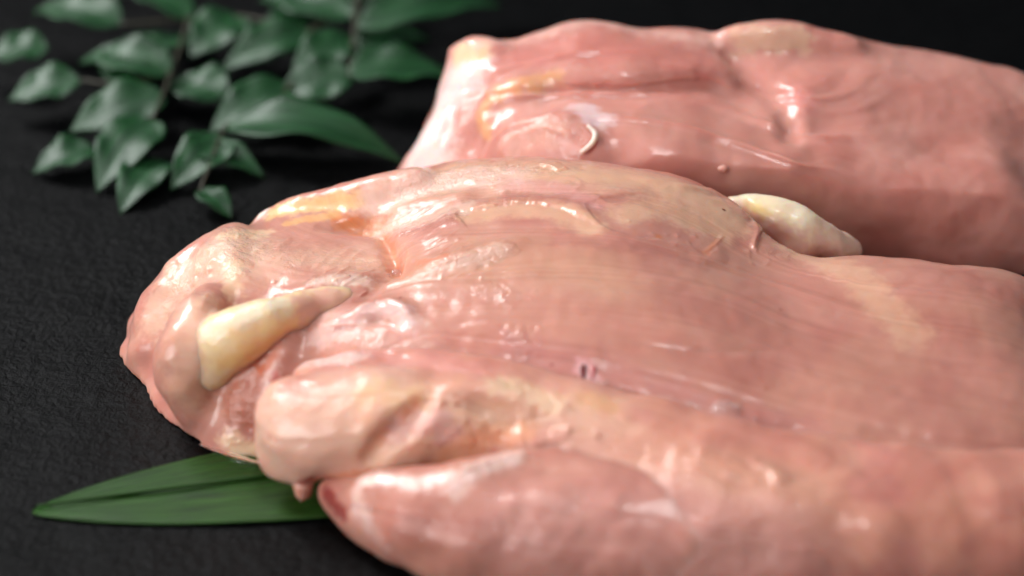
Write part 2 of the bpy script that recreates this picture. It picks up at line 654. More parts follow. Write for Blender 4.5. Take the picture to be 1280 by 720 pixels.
    def lump(self, amp, size, seed=0.0, where=None):
        d = perlin(self.v / size + seed) * amp
        if where is not None:
            d *= where(self.v)
        self.v += self.n * d[:, None]

    def drops(self, zone, count, rmin=0.3, rmax=0.65, amp=0.22):
        """Beads of juice and tissue crumbs scattered over a patch (u0, v0, u1, v1)."""
        for _ in range(count):
            u, w = BR.uniform(zone[0], zone[2]), BR.uniform(zone[1], zone[3])
            r = BR.uniform(rmin, rmax)
            a = BR.uniform(0, 6.28)
            ln = BR.choice([0, 0, 0, 3])
            self.ridge([(u, w), (u + ln * math.cos(a), w + ln * math.sin(a) * 0.6)] if ln else [(u, w)], r, amp * r / 0.6, taper=False)

    def paint(self, pts, r, col, op=1.0, fuzz=0.35, hard=0.3, n=4):
        """Tint tissue within r mm of a path: its own colour, in places with shade or sheen painted in."""
        pl = self.path(pts, n)
        i, d, t, s = self.dist(pl, r * 1.5)
        dd = d / r + perlin(self.v[i] / (r * 0.45 + 0.6)) * fuzz + perlin(self.v[i] / 1.1 + 9) * fuzz * 0.5
        a = (1 - sstep(hard, 1.0, dd)) * op
        self.col[i] = self.col[i] * (1 - a[:, None]) + lin(col) * a[:, None]

    def moisten(self, pts, r, amt=1.0, fuzz=0.4, n=4):
        pl = self.path(pts, n)
        i, d, t, s = self.dist(pl, r * 1.4)
        dd = d / r + perlin(self.v[i] / (r * 0.4 + 0.5)) * fuzz
        self.wet[i] = np.maximum(self.wet[i], (1 - sstep(0.3, 1.0, dd)) * amt)

    def base(self, c0, c1, size=14.0, seed=0.0, c2=None):
        a = sstep(-0.45, 0.45, perlin(self.v / size + seed) + 0.5 * perlin(self.v / (size * 0.4) + seed))[:, None]
        self.col = lin(c0) * (1 - a) + lin(c1) * a
        if c2 is not None:
            b = sstep(0.05, 0.55, perlin(self.v / (size * 0.7) + seed + 31))[:, None] * 0.6
            self.col = self.col * (1 - b) + lin(c2) * b

    def fibres(self, guides, gap=16.0):
        """Along / across coordinates from guide lines laid on the surface."""
        S, T, Q = [], [], []
        for k, g in enumerate(guides):
            pl = self.path(g, 5)
            for p in pl:
                Q.append(p); T.append(k * gap)
        Q, T = np.array(Q), np.array(T, np.float32)
        Qf = Q.astype(np.float32)
        for s in range(0, len(self.v), 50000):
            b = self.v[s:s + 50000].astype(np.float32)
            d2 = np.maximum((b * b).sum(1)[:, None] + (Qf * Qf).sum(1)[None] - 2 * b @ Qf.T, 0)
            w = 1.0 / np.square(d2 + 4.0)
            self.fib[s:s + 50000, 1] = (w @ T) / w.sum(1)
        self.fib[:, 0] = self.v[:, 0]
        self.fib[:, 2] = 0

    def fibre_relief(self, amp, fx, fy, seed=0.0):
        q = np.stack([self.fib[:, 0] * fx, self.fib[:, 1] * fy, np.full(len(self.v), seed)], 1)
        self.v += self.n * (perlin(q) * amp)[:, None]

    def finish(self, name, mat, parent, tone=1.2, tint=(1.0, 0.97, 1.0)):
        return link(name, self.v, self.q, mat, parent, True, {
            'col': ('FLOAT_COLOR', np.clip(self.col, 0, 1) ** tone * np.array(tint)), 'wet': ('FLOAT', np.clip(self.wet, 0, 1)), 'fib': ('FLOAT_VECTOR', self.fib)})


PINK, PALE, ROSE = (205, 148, 134), (236, 200, 186), (198, 136, 124)
CREAM, FATC, ORANGE, WHITE = (240, 208, 176), (240, 202, 150), (224, 138, 84), (246, 230, 220)
TAN = (230, 188, 160)
BR = random.Random(3)

# ------------------------------------------------------------------ the slate
v = np.array([(-1500, -900, -20), (1500, -900, -20), (1500, 1600, -20), (-1500, 1600, -20),
              (-1500, -900, 0), (1500, -900, 0), (1500, 1600, 0), (-1500, 1600, 0)], float)
o = link('slate_surface', v, [(3, 2, 1, 0), (4, 5, 6, 7), (0, 1, 5, 4), (1, 2, 6, 5), (2, 3, 7, 6), (3, 0, 4, 7)], M_SLATE, None, False)
o['kind'] = 'structure'

#@@FRONT
# ------------------------------------------------------------------ the front breast
front = thing('chicken_breast', 'pink raw chicken breast in front, in focus, with a yellow fat roll at its left',
              'chicken breast', (10, -10, 0), 'raw chicken breasts on the slate')

B = Flesh((-112, -125, -4), (165, 95, 60), 1.5)
ctrl = [
    # rear crest, left to right
    (330, 272, 23), (400, 248, 27), (470, 228, 32), (540, 209, 36), (610, 199, 39), (680, 199, 41), (740, 203, 41.5), (800, 211, 40.5),
    (850, 222, 38.5), (890, 240, 35.5), (930, 266, 31.5), (960, 294, 28.5), (1000, 318, 27.5), (1080, 320, 30.5), (1180, 330, 30.5), (1300, 355, 27),
    # upper slope
    (560, 245, 37.5), (640, 235, 41.5), (740, 240, 43.5), (830, 255, 41.5), (890, 285, 37),
    (520, 300, 36), (600, 285, 40), (700, 275, 43), (800, 290, 42), (880, 325, 37.5), (960, 345, 32),
    # the broad face
    (520, 350, 35), (600, 345, 38), (700, 345, 40), (800, 355, 39.5), (900, 375, 36.5), (990, 405, 32.5), (1100, 430, 31), (1200, 455, 29), (1310, 490, 25),
    (500, 395, 32), (600, 405, 34.5), (700, 415, 35.5), (800, 430, 35), (900, 450, 33), (1000, 480, 30), (1120, 510, 28.5), (1240, 540, 25),
    (560, 440, 30), (640, 462, 30), (730, 488, 29.5), (800, 505, 28.5), (900, 535, 26.5), (1000, 558, 24.5), (1120, 585, 22), (1240, 610, 19), (1330, 600, 16),
    # left flap
    (470, 290, 29.5), (488, 335, 30), (430, 300, 29.5), (380, 295, 29), (330, 305, 28.5), (300, 335, 28), (350, 345, 29.5), (420, 345, 31),
    (450, 385, 30.5), (440, 415, 29.5), (340, 375, 27), (290, 300, 25), (250, 320, 23), (210, 350, 19), (190, 400, 13), (280, 380, 25),
    (350, 430, 24), (345, 470, 20), (300, 500, 14), (300, 540, 7), (240, 500, 8), (220, 430, 13),
    # hidden under the inner fillet
    (480, 500, 22), (600, 540, 22), (750, 570, 21), (900, 610, 19), (1050, 640, 17),
]
ground = []
for (u, w, z) in [(330, 272, 23), (400, 248, 27), (470, 228, 32), (540, 209, 36), (610, 199, 39), (680, 199, 41), (740, 203, 41.5), (800, 211, 40.5),
                  (850, 222, 38.5), (890, 240, 35.5), (930, 266, 31.5), (1000, 318, 27.5), (1080, 320, 30.5), (1180, 330, 30.5), (1300, 355, 27)]:
    p = P(u, w, z)
    ground.append((p[0], p[1] + 10, z - 8.5))
    ground.append((p[0], p[1] + 22, -3))
for (u, w) in [(160, 370), (140, 420), (160, 480), (225, 548), (312, 580), (360, 590), (450, 640), (540, 680), (700, 730), (900, 750), (1080, 750), (1250, 740),
               (1400, 690), (1430, 600), (1420, 530)]:
    p = P(u, w, 0)
    ground.append((p[0], p[1], -3))
    d = np.array([p[0] - 10, p[1] + 10]); d /= np.linalg.norm(d)
    ground.append((p[0] + d[0] * 12, p[1] + d[1] * 12, -10))
B.height(ctrl, ground, 1.0)
# the outer muscle that bellies out under the lip in front
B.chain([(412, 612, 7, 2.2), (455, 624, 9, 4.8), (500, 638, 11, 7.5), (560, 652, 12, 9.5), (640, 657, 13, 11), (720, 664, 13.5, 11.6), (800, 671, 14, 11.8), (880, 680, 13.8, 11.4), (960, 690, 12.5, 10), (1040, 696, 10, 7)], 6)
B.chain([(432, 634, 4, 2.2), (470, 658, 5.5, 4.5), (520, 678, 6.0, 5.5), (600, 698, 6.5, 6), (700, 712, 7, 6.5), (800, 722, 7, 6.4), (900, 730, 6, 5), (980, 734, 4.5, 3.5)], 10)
B.chain([(480, 618, 13, 3), (560, 612, 17.0, 5), (620, 598, 18.5, 5.5), (680, 594, 19, 6.5), (760, 606, 18.5, 7.2), (860, 632, 17.2, 8), (960, 650, 14, 7.5)], 9)
B.groove([(560, 438, -0.6, 1.2), (640, 468, -0.3, 1.8), (730, 491, -0.2, 2.0), (800, 509, -0.2, 2.0), (900, 539, -0.3, 2.0), (1000, 562, -0.5, 2.0), (1120, 588, -1.0, 1.6)], 1.5)
# rolled edge of the left flap and the torn hollow beside it
B.chain([(328, 270, 24, 1.6), (365, 262, 26.5, 3.2), (420, 252, 29, 4.6), (470, 243, 31.5, 5.5), (520, 232, 34.5, 5)], 3)
B.groove([(405, 283, -0.5, 2.0), (440, 282, -0.3, 3.6), (466, 280, -0.2, 4.0), (478, 272, -0.8, 2.2)], 2.5)
B.groove([(474, 294, 0.2, 1.6), (488, 318, 0.2, 2.2), (497, 338, 0.2, 2.6), (520, 332, 0.2, 2.2), (548, 322, -0.2, 1.6), (566, 316, -0.4, 1.0)], 2.0)
B.groove([(455, 372, 0, 1.2), (475, 352, 0, 1.8), (497, 338, 0, 2.0)], 2.0)
B.bead([(470, 282, 2.5, 2.5), (520, 262, 2.5, 3.5), (580, 250, 2.0, 3.2)], 3)
B.bead([(350, 368, 0.6, 1.2), (400, 358, 0.4, 1.7), (440, 346, 0.4, 1.5), (458, 344, 0.5, 0.9)], 1.5)
B.bead([(515, 340, 0.8, 1.2), (560, 326, 0.8, 1.8), (620, 312, 1.0, 1.8), (650, 306, 1.2, 1.2)], 4)
B.chain([(290, 300, 24, 5), (285, 340, 24, 6), (300, 365, 25, 4)], 5)
B.chain([(262, 318, 21, 4), (222, 350, 17.5, 4.5), (196, 390, 12, 4.5), (184, 430, 7, 4)], 6)
# strings of connective tissue below the fat roll
B.chain([(240, 456, 16, 5.2), (285, 428, 25.0, 6.4), (320, 410, 28.5, 5.4), (350, 398, 29.5, 4.2)], 4.5)
B.bead([(362, 425, 0, 1.2), (350, 452, 0, 1.6), (340, 480, 0, 1.6), (333, 510, 0, 1.6)], 4)
B.bead([(400, 412, 0.4, 1.2), (440, 398, 0.3, 1.9), (485, 386, 0.3, 2.0), (510, 396, 0.4, 1.6), (516, 408, 0.8, 1.0)], 2.5)
B.groove([(470, 402, -0.2, 1.4), (492, 404, -0.2, 1.4)], 2)
B.chain([(262, 372, 26, 4), (246, 398, 26, 5.5), (234, 432, 23, 6.8), (230, 468, 16.5, 6.8), (240, 503, 9, 5)], 5)
SURF_ROLL = [B.surf(385, 385, 1.2), B.surf(415, 374, 3.2), B.surf(448, 364, 6.0)]
SURF_EDGE = [B.surf(1030, 330, 1.0), B.surf(1070, 345, 4.5)]
B.build(2)
B.fibres([
    [(500, 235), (640, 215), (760, 218), (880, 250), (960, 310), (1080, 345), (1290, 385)],
    [(500, 300), (600, 270), (700, 272), (800, 290), (900, 320), (1000, 350), (1120, 382), (1290, 420)],
    [(500, 345), (620, 318), (740, 312), (850, 330), (940, 355), (1000, 385), (1120, 420), (1290, 455)],
    [(500, 380), (640, 365), (780, 370), (900, 392), (1000, 430), (1120, 465), (1290, 500)],
    [(500, 405), (620, 412), (760, 422), (880, 445), (1000, 482), (1120, 515), (1290, 545)],
    [(540, 436), (650, 460), (780, 492), (900, 528), (1000, 555), (1120, 585), (1290, 600)],
    [(430, 625), (500, 628), (580, 632), (680, 640), (760, 650)],
    [(440, 640), (500, 665), (580, 690), (680, 708), (760, 714)]], 17.0)
B.lump(0.45, 14.0)
B.lump(0.15, 4.2, 5.0)
B.lump(1.2, 12.0, 1.0, lambda v: sstep(-62, -76, v[:, 1]))
B.lump(0.16, 4.2, 4.0, lambda v: sstep(-62, -76, v[:, 1]))
B.lump(0.8, 7.0, 1.5, lambda v: sstep(-66, -80, v[:, 0]))
B.normals()
B.fibre_relief(0.26, 0.018, 0.14)
B.fibre_relief(0.06, 0.03, 0.5, 7.0)
B.normals()
# layer edges of the membrane on the upper slope
B.step([(590, 292), (572, 268), (600, 262), (640, 255), (690, 258), (725, 272), (760, 290)], 7, 0.55, 0.8)
B.step([(900, 298), (884, 318), (862, 308), (830, 300), (790, 296), (750, 280), (735, 255), (790, 243), (830, 243)], 6, 0.4, 0.8)
B.step([(944, 308), (950, 285), (935, 262), (905, 246), (860, 232), (810, 222), (770, 212)], 5, 0.6)
B.ridge([(790, 206), (830, 216), (870, 230), (900, 245), (925, 262), (940, 280)], 0.5, 0.55)
B.ridge([(938, 275), (946, 290), (942, 308), (950, 318)], 0.7, 0.7)
B.ridge([(905, 292), (895, 305), (878, 318)], 0.5, 0.25)
B.ridge([(674, 205), (690, 210), (700, 213), (712, 210)], 0.7, 0.7, wob=0.4)
B.ridge([(735, 240), (765, 256), (800, 248)], 0.8, 0.2)
B.ridge([(655, 225), (700, 222), (725, 228), (715, 240), (680, 246)], 0.8, 0.18)
# long shallow furrows
for g, a in (([(640, 305), (720, 302), (770, 305)], -0.22), ([(690, 352), (790, 362), (880, 366)], -0.22), ([(650, 396), (730, 402), (780, 410)], -0.25),
             ([(780, 425), (870, 440), (990, 436)], -0.28), ([(560, 405), (640, 398), (700, 402)], -0.2), ([(640, 330), (760, 340), (860, 345)], -0.15),
             ([(800, 400), (900, 412), (1000, 440)], -0.18), ([(620, 440), (700, 452), (800, 470)], -0.2), ([(860, 480), (930, 500), (1000, 520)], -0.2)):
    B.ridge(g, 1.1, a)
# cross-ribs on the left flap
for k in range(7):
    f = k / 6.0
    x0, y0 = 345 + f * 118 + BR.uniform(-3, 3), 296 + f * 16 + BR.uniform(-4, 4)
    ln = BR.uniform(20, 46)
    B.ridge([(x0, y0), (x0 - ln * 0.52, y0 + ln * 0.36), (x0 - ln, y0 + ln * 0.86)], 0.9, BR.uniform(0.10, 0.24), wob=0.4)
B.ridge([(560, 597), (600, 583), (640, 570), (680, 566)], 0.9, 0.7, wob=0.6)
for k in range(16):
    x0, y0 = BR.uniform(205, 300), BR.uniform(300, 400)
    B.ridge([(x0, y0), (x0 - BR.uniform(6, 14), y0 + BR.uniform(8, 18)), (x0 - BR.uniform(8, 16), y0 + BR.uniform(20, 40))], BR.uniform(0.6, 1.4), BR.uniform(-0.5, 0.6), wob=0.5)
# torn fibre ends fanning at the left end of the broad face
for k in range(26):
    f = k / 25.0
    x0, y0 = 462 + f * 60 + BR.uniform(-2, 2), 290 + f * 42 + BR.uniform(-2, 2)
    ln = BR.uniform(40, 90)
    B.ridge([(x0, y0), (x0 + ln * 0.5, y0 - ln * 0.22), (x0 + ln, y0 - ln * 0.5)], 0.32, BR.uniform(0.10, 0.24))
for k in range(16):
    f = k / 15.0
    x0, y0 = 515 + f * 55 + BR.uniform(-3, 3), 338 + f * 16 + BR.uniform(-3, 3)
    ln = BR.uniform(40, 85)
    B.ridge([(x0, y0), (x0 + ln * 0.5, y0 - ln * 0.18), (x0 + ln, y0 - ln * 0.34)], 0.34, BR.uniform(0.08, 0.2))
for k in range(14):
    x0, y0 = BR.uniform(385, 470), BR.uniform(340, 372)
    B.ridge([(x0, y0), (x0 + BR.uniform(10, 26), y0 - BR.uniform(4, 10))], 0.35, BR.uniform(0.25, 0.5))
for k in range(14):
    x0, y0 = BR.uniform(285, 325), 480 + k * 5.5
    B.ridge([(x0 - 12, y0 + BR.uniform(-2, 2)), (x0 + 14, y0 + BR.uniform(-3, 3))], 0.6, BR.uniform(0.08, 0.22), wob=0.4)
for zone, cnt in (((745, 252, 790, 290), 7), ((800, 288, 870, 306), 9), ((935, 295, 995, 335), 14), ((540, 198, 720, 255), 40), ((470, 325, 560, 352), 12), ((590, 345, 670, 380), 10),
                  ((635, 405, 675, 445), 14), ((330, 352, 440, 376), 14), ((285, 470, 330, 560), 18), ((410, 405, 530, 432), 14), ((690, 430, 1000, 545), 16), ((290, 285, 330, 350), 10), ((500, 290, 640, 320), 10)):
    B.drops(zone, cnt)
B.ridge([(440, 398), (470, 378), (500, 383), (515, 402)], 1.4, 0.9)
B.ridge([(400, 408), (450, 405), (480, 413), (520, 425)], 0.5, 0.5)
B.normals()
# colours of the tissue, with some shade painted in
B.base(PINK, (210, 156, 139), 22.0, 2.0, ROSE)
B.paint([(520, 340), (600, 330), (700, 330), (760, 350)], 18, (216, 168, 144), 0.75, 0.2, 0.0)
B.paint([(540, 390), (640, 390), (720, 400)], 12, (212, 160, 142), 0.6, 0.2, 0.0)
B.paint([(300, 330), (380, 325), (460, 330)], 17, (232, 188, 166), 0.8, 0.25, 0.0)
B.paint([(480, 250), (580, 228), (700, 222), (820, 232), (900, 262)], 13, (234, 194, 168), 0.75, 0.25, 0.0)
B.paint([(240, 340), (270, 320), (300, 300)], 14, (238, 202, 178), 0.8, 0.25, 0.0)
B.paint([(250, 385), (236, 430), (236, 480)], 11, (236, 196, 172), 0.8, 0.3, 0.0)
B.paint([(400, 400), (450, 410), (520, 425)], 10, (234, 186, 172), 0.7, 0.25, 0.0)
B.paint([(560, 220), (640, 208), (740, 215), (820, 228), (900, 260)], 9, TAN, 0.6)
B.paint([(590, 270), (640, 262), (700, 266), (740, 285)], 6, TAN, 0.75, 0.25)
B.paint([(780, 268), (830, 262), (880, 285), (920, 280)], 7, TAN, 0.7)
B.paint([(640, 232), (700, 236), (740, 256)], 4, (226, 170, 162), 0.6)
B.paint([(700, 300), (800, 312), (870, 330)], 4, ROSE, 0.5)
B.paint([(560, 395), (700, 400), (820, 410)], 10, (214, 156, 138), 0.5)
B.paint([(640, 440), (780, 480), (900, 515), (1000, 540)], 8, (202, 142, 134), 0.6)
B.paint([(340, 268), (400, 255), (440, 250)], 4.5, FATC, 0.85)
B.paint([(360, 278), (420, 268)], 2.5, (236, 188, 130), 0.7)
B.paint([(430, 280), (455, 284), (470, 282)], 4.4, (228, 150, 98), 0.8, 0.4, 0.1)
B.paint([(327, 266)], 3.5, WHITE, 0.9)
B.paint([(285, 295), (330, 290)], 4, CREAM, 0.7)
B.paint([(290, 330), (290, 365)], 4, CREAM, 0.7)
B.paint([(478, 298), (492, 322), (497, 338)], 3.6, (222, 150, 112), 0.65, 0.5, 0.1)
B.paint([(500, 338), (540, 326), (560, 318)], 1.6, (222, 148, 120), 0.7)
B.paint([(470, 250), (520, 230), (580, 222), (640, 222)], 8, (238, 204, 192), 0.55)
B.paint([(480, 290), (540, 272), (580, 262)], 5, (240, 214, 196), 0.6)
B.paint([(520, 345), (580, 325), (620, 310)], 4, (236, 204, 188), 0.55)
B.paint([(400, 420), (450, 392), (490, 385), (512, 405)], 5, (236, 200, 190), 0.8)
B.paint([(450, 388), (495, 386), (510, 402)], 2.2, (240, 212, 206), 0.6)
B.paint([(400, 350), (450, 352)], 4, (240, 214, 198), 0.7)
B.paint([(340, 425), (335, 470), (330, 505)], 3.5, (240, 206, 196), 0.8)
B.paint([(345, 470), (338, 500)], 1.6, (206, 96, 92), 0.5)
B.paint([(310, 470), (290, 500), (320, 520)], 6, (198, 132, 112), 0.8)
B.paint([(285, 550), (310, 565)], 4, CREAM, 0.8)
B.paint([(340, 435), (325, 460)], 3, (214, 120, 80), 0.6)  # orange shade beneath the roll's overhanging edge, put into the colour
B.paint([(455, 600), (520, 600), (560, 592)], 3, (244, 222, 212), 0.8)
B.paint([(570, 610), (600, 585), (640, 570)], 4, (242, 218, 208), 0.7)
B.paint([(408, 616), (420, 630), (430, 642)], 2.6, (150, 48, 50), 0.8)
B.paint([(445, 615), (455, 650), (480, 680)], 3, (232, 200, 190), 0.8)
B.paint([(500, 650), (560, 660), (650, 680), (720, 690)], 14, (196, 134, 120), 0.85, 0.3, 0.0)  # belly's deeper pink, with its shade put into the colour too
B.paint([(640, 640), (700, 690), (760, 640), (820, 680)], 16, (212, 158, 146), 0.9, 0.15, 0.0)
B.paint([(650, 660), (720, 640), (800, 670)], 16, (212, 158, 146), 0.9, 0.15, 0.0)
B.paint([(905, 262)], 0.7, (110, 20, 20), 1.0, 0.2)
B.paint([(822, 295)], 1.4, ORANGE, 0.6)
B.paint([(898, 300), (880, 318)], 1.2, (214, 140, 108), 0.55)
B.paint([(728, 456), (740, 470)], 3.0, (236, 186, 184), 0.8)
B.paint([(1000, 300), (1060, 340), (1140, 420)], 7, TAN, 0.6)
for u, w in ((976, 386), (437, 345), (500, 372), (690, 456)):
    B.paint([(u, w)], 0.6, (150, 50, 44), 0.8, 0.2)
B.paint([(270, 310), (220, 350), (195, 400)], 8, (234, 200, 178), 0.7)
B.moisten([(280, 310), (230, 350)], 9, 0.7)
# torn, glistening patches
for pts, r, a in (([(510, 240), (560, 222), (620, 212), (690, 208)], 8, 0.9), ([(470, 290), (520, 285), (560, 275)], 6, 0.6), ([(530, 340), (580, 325), (630, 312)], 4, 0.8),
                  ([(400, 350), (460, 345)], 5, 0.8), ([(300, 290), (290, 340)], 5, 0.8), ([(640, 420), (650, 440)], 4, 0.7), ([(420, 415), (470, 425)], 5, 0.7),
                  ([(330, 470), (300, 510)], 6, 0.8), ([(600, 360), (640, 372)], 4, 0.4), ([(640, 203), (710, 212)], 5, 0.6), ([(300, 300), (380, 320), (450, 330)], 9, 0.5),
                  ([(950, 310), (980, 320)], 4, 0.5), ([(570, 600), (640, 575)], 4, 0.8), ([(500, 640), (600, 650), (680, 650)], 14, 0.55),
                  ([(650, 250), (610, 256)], 3, 0.6)):
    B.moisten(pts, r, a)
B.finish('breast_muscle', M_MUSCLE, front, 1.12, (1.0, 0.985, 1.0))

# inner fillet along the front, with its fatty lobes and overhanging lip
T = Flesh((-80, -125, -4), (165, 5, 50), 1.5)
T.chain([(374, 540, 18, 9.5), (420, 542, 19, 10.5), (500, 535, 21, 10.5), (590, 524, 22.5, 10.0), (700, 553, 21, 10.0), (850, 592, 18.5, 11), (1000, 622, 16.5, 11), (1150, 635, 15, 10), (1320, 635, 12, 9)], 5)
T.chain([(420, 474, 20, 4), (470, 470, 23, 6.3), (560, 478, 24, 8.0), (680, 506, 23.5, 7.8), (800, 538, 22.0, 7.5), (950, 578, 20, 7.5), (1150, 604, 18, 7.5), (1320, 608, 16, 7)], 10)
T.chain([(600, 606, 8, 2), (700, 606, 12, 4.5), (800, 622, 15.5, 7), (900, 642, 17.5, 9.5), (1080, 655, 16.5, 9.5), (1300, 650, 14, 9)], 12)
T.chain([(560, 652, 7, 2), (660, 660, 9.5, 4.5), (760, 668, 12, 8.2), (860, 678, 13.6, 10.8), (960, 686, 14, 12), (1000, 690, 14, 12), (1180, 695, 13, 11.5), (1320, 680, 12, 10)], 12)
T.chain([(700, 710, 3.0, 1.5), (790, 720, 5.5, 4.5), (880, 728, 7, 7), (1050, 738, 7, 7), (1250, 730, 7, 7)], 10)
T.chain([(395, 478, 21, 6), (430, 482, 22, 7)], 5)
T.chain([(372, 520, 20, 9), (430, 512, 22.5, 9.6), (490, 500, 25, 7.6), (510, 496, 26, 6.0)], 4)
T.chain([(490, 545, 22, 7), (560, 527, 24, 8.2), (640, 508, 25.5, 6.5)], 4)
T.chain([(345, 545, 13, 5), (350, 575, 11, 4.5), (378, 588, 10, 4.5)], 4)
T.chain([(450, 580, 13, 5), (520, 572, 15, 5), (580, 560, 18, 5)], 4)
T.groove([(536, 494, 0, 1.6), (518, 512, 0.8, 2.8), (494, 534, 1.0, 3.2), (474, 556, 0.8, 2.8), (462, 578, 0, 1.8)], 2.5)
T.groove([(560, 502, -0.2, 1.4), (600, 508, 0, 2.0), (645, 522, 0, 2.0), (690, 530, -0.3, 1.4)], 3)

T.build(2, floor=0.3)
T.fibres([[(430, 440), (560, 452), (700, 495), (850, 545), (1000, 580)], [(400, 470), (560, 470), (700, 515), (850, 565), (1000, 600)],
          [(360, 520), (540, 520), (700, 560), (850, 600), (1000, 640)], [(350, 590), (540, 575), (700, 600), (1000, 660)], [(640, 690), (760, 700), (1000, 718)]], 12.0)
T.lump(1.2, 12.0, 1.0)
T.lump(0.16, 4.2, 4.0)
T.normals()
T.fibre_relief(0.22, 0.02, 0.3)
for k in range(14):
    x0, y0 = BR.uniform(640, 980), BR.uniform(520, 600)
    y0 += (x0 - 640) * 0.13
    T.ridge([(x0, y0), (x0 + BR.uniform(8, 30), y0 + BR.uniform(-6, 10))], BR.uniform(0.8, 1.6), BR.uniform(0.15, 0.4), wob=0.3)
for k in range(20):
    x0, y0 = BR.uniform(480, 640), BR.uniform(500, 570)
    T.ridge([(x0, y0), (x0 + BR.uniform(8, 20), y0 - BR.uniform(8, 20))], BR.uniform(0.5, 0.9), BR.uniform(0.2, 0.45), wob=0.3)
for k in range(10):
    y0 = 440 + k * 3.2
    T.ridge([(400 + k * 4, y0), (450 + k * 3, y0 - 3), (520, y0 + 3)], 0.45, BR.uniform(0.15, 0.35))
T.drops((640, 500, 1000, 620), 14, 0.5, 1.0, 0.25)
T.drops((480, 500, 640, 560), 10, 0.5, 1.0, 0.25)
T.drops((360, 470, 480, 530), 8, 0.4, 0.8, 0.2)
T.ridge([(352, 470), (400, 478), (440, 470), (480, 468)], 0.7, 0.4, wob=0.4)
T.step([(700, 500), (690, 520), (640, 530)], 5, 0.5)
T.step([(660, 560), (705, 548), (718, 530)], 5, 0.5)
T.step([(930, 575), (960, 590), (965, 610)], 5, 0.6)
T.normals()
T.base((216, 154, 138), (222, 164, 144), 16.0, 5.0, (210, 146, 136))
T.paint([(430, 440), (560, 455), (680, 482), (800, 520)], 4.5, (220, 158, 146), 0.85)
T.paint([(390, 440), (440, 445)], 5, (238, 208, 198), 0.8)
T.paint([(345, 520), (400, 510), (470, 492)], 18, (240, 202, 182), 0.9, 0.2, 0.0)
T.paint([(350, 570), (400, 570), (470, 560)], 18, (240, 198, 176), 0.9, 0.2, 0.0)
T.paint([(490, 550), (580, 530), (650, 505), (740, 520)], 16, (238, 196, 170), 0.85, 0.25, 0.0)
T.paint([(760, 540), (860, 580), (1000, 610)], 12, (228, 178, 156), 0.7, 0.3, 0.0)
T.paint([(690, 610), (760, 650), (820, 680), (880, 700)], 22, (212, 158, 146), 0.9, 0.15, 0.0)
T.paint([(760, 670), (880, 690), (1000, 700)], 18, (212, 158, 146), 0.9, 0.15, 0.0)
T.paint([(460, 490), (500, 492), (520, 492)], 6, (238, 200, 158), 0.6, 0.5, 0.1)
T.paint([(520, 505), (500, 524), (478, 550)], 3.0, (228, 148, 112), 0.6, 0.4, 0.1)  # orange shade under the lobe edge, painted along the crease
T.paint([(400, 600), (470, 592), (560, 580)], 3.0, (228, 150, 112), 0.7)  # orange-brown shadow under the lip, put into the colour
T.paint([(500, 540), (540, 525), (560, 540)], 5, (234, 190, 182), 0.7)
T.paint([(620, 480), (650, 482), (690, 505)], 4, CREAM, 0.6)
T.paint([(560, 570), (610, 545), (660, 540)], 4, (228, 168, 132), 0.6)
T.paint([(730, 500), (760, 510)], 4, (230, 184, 140), 0.5)
T.paint([(376, 605), (388, 600)], 1.6, (180, 70, 62), 0.8)
T.paint([(334, 548)], 0.8, (190, 80, 76), 0.7)
T.paint([(820, 560), (920, 590), (1000, 600)], 8, (222, 168, 146), 0.5)
for pts, r, a in (([(400, 450), (440, 445)], 6, 0.9), ([(370, 500), (430, 495)], 9, 0.6), ([(500, 540), (560, 530)], 6, 0.7), ([(620, 485), (700, 510)], 4, 0.7),
                  ([(640, 500), (760, 540), (950, 590)], 8, 0.3), ([(680, 620), (760, 650), (880, 660), (960, 660)], 18, 0.85)):
    T.moisten(pts, r, a)
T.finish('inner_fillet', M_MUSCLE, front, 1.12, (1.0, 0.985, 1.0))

# yellow fat roll at the left end
F = Flesh((-125, -40, 0), (-35, 30, 45), 1.0)
F.chain([(*P(u, w, z), r) for u, w, z, r in ((222, 470, 9, 5.0), (240, 456, 16, 6.6), (285, 428, 25.0, 7.8), (320, 410, 28.5, 6.6), (350, 398, 29.5, 5.3))]
        + [(*SURF_ROLL[0], 5.4), (*SURF_ROLL[1], 5.4), (*SURF_ROLL[2], 5.0)], 2, world=True)
F.chain([(236, 484, 9, 4.5), (262, 464, 17, 5.0)], 5)
F.build(1)
F.lump(0.4, 8.0, 2.0); F.lump(0.1, 2.6, 2.0)
F.normals()
for k in range(7):
    x0 = 280 + k * 6
    F.ridge([(x0 + 4, 392 - k * 2), (x0 - 2, 410 - k), (x0 + 2, 428)], 0.6, BR.uniform(0.05, 0.2), wob=0.3)
F.normals()
F.base((252, 208, 158), (252, 214, 170), 9.0)
F.paint([(285, 455), (330, 430), (380, 400)], 4, (246, 194, 126), 0.7)
F.paint([(385, 384), (400, 377), (415, 370)], 6, (228, 176, 158), 0.9)
F.paint([(215, 480), (240, 468)], 8, (236, 196, 172), 0.85, 0.3, 0.0)
F.paint([(255, 415), (300, 393), (350, 378)], 5, (252, 236, 214), 0.75, 0.4, 0.1)  # upper half painted whitish: the glare on top is in the colour
F.paint([(283, 400), (300, 395)], 5, (244, 218, 188), 0.7)
F.moisten([(260, 420), (285, 405), (330, 385)], 5, 0.8)
F.grow_from(B, (236, 178, 146), 0.0, 1.2)
F.finish('fat_roll', M_FAT, front, 0.95, (1, 1, 1))

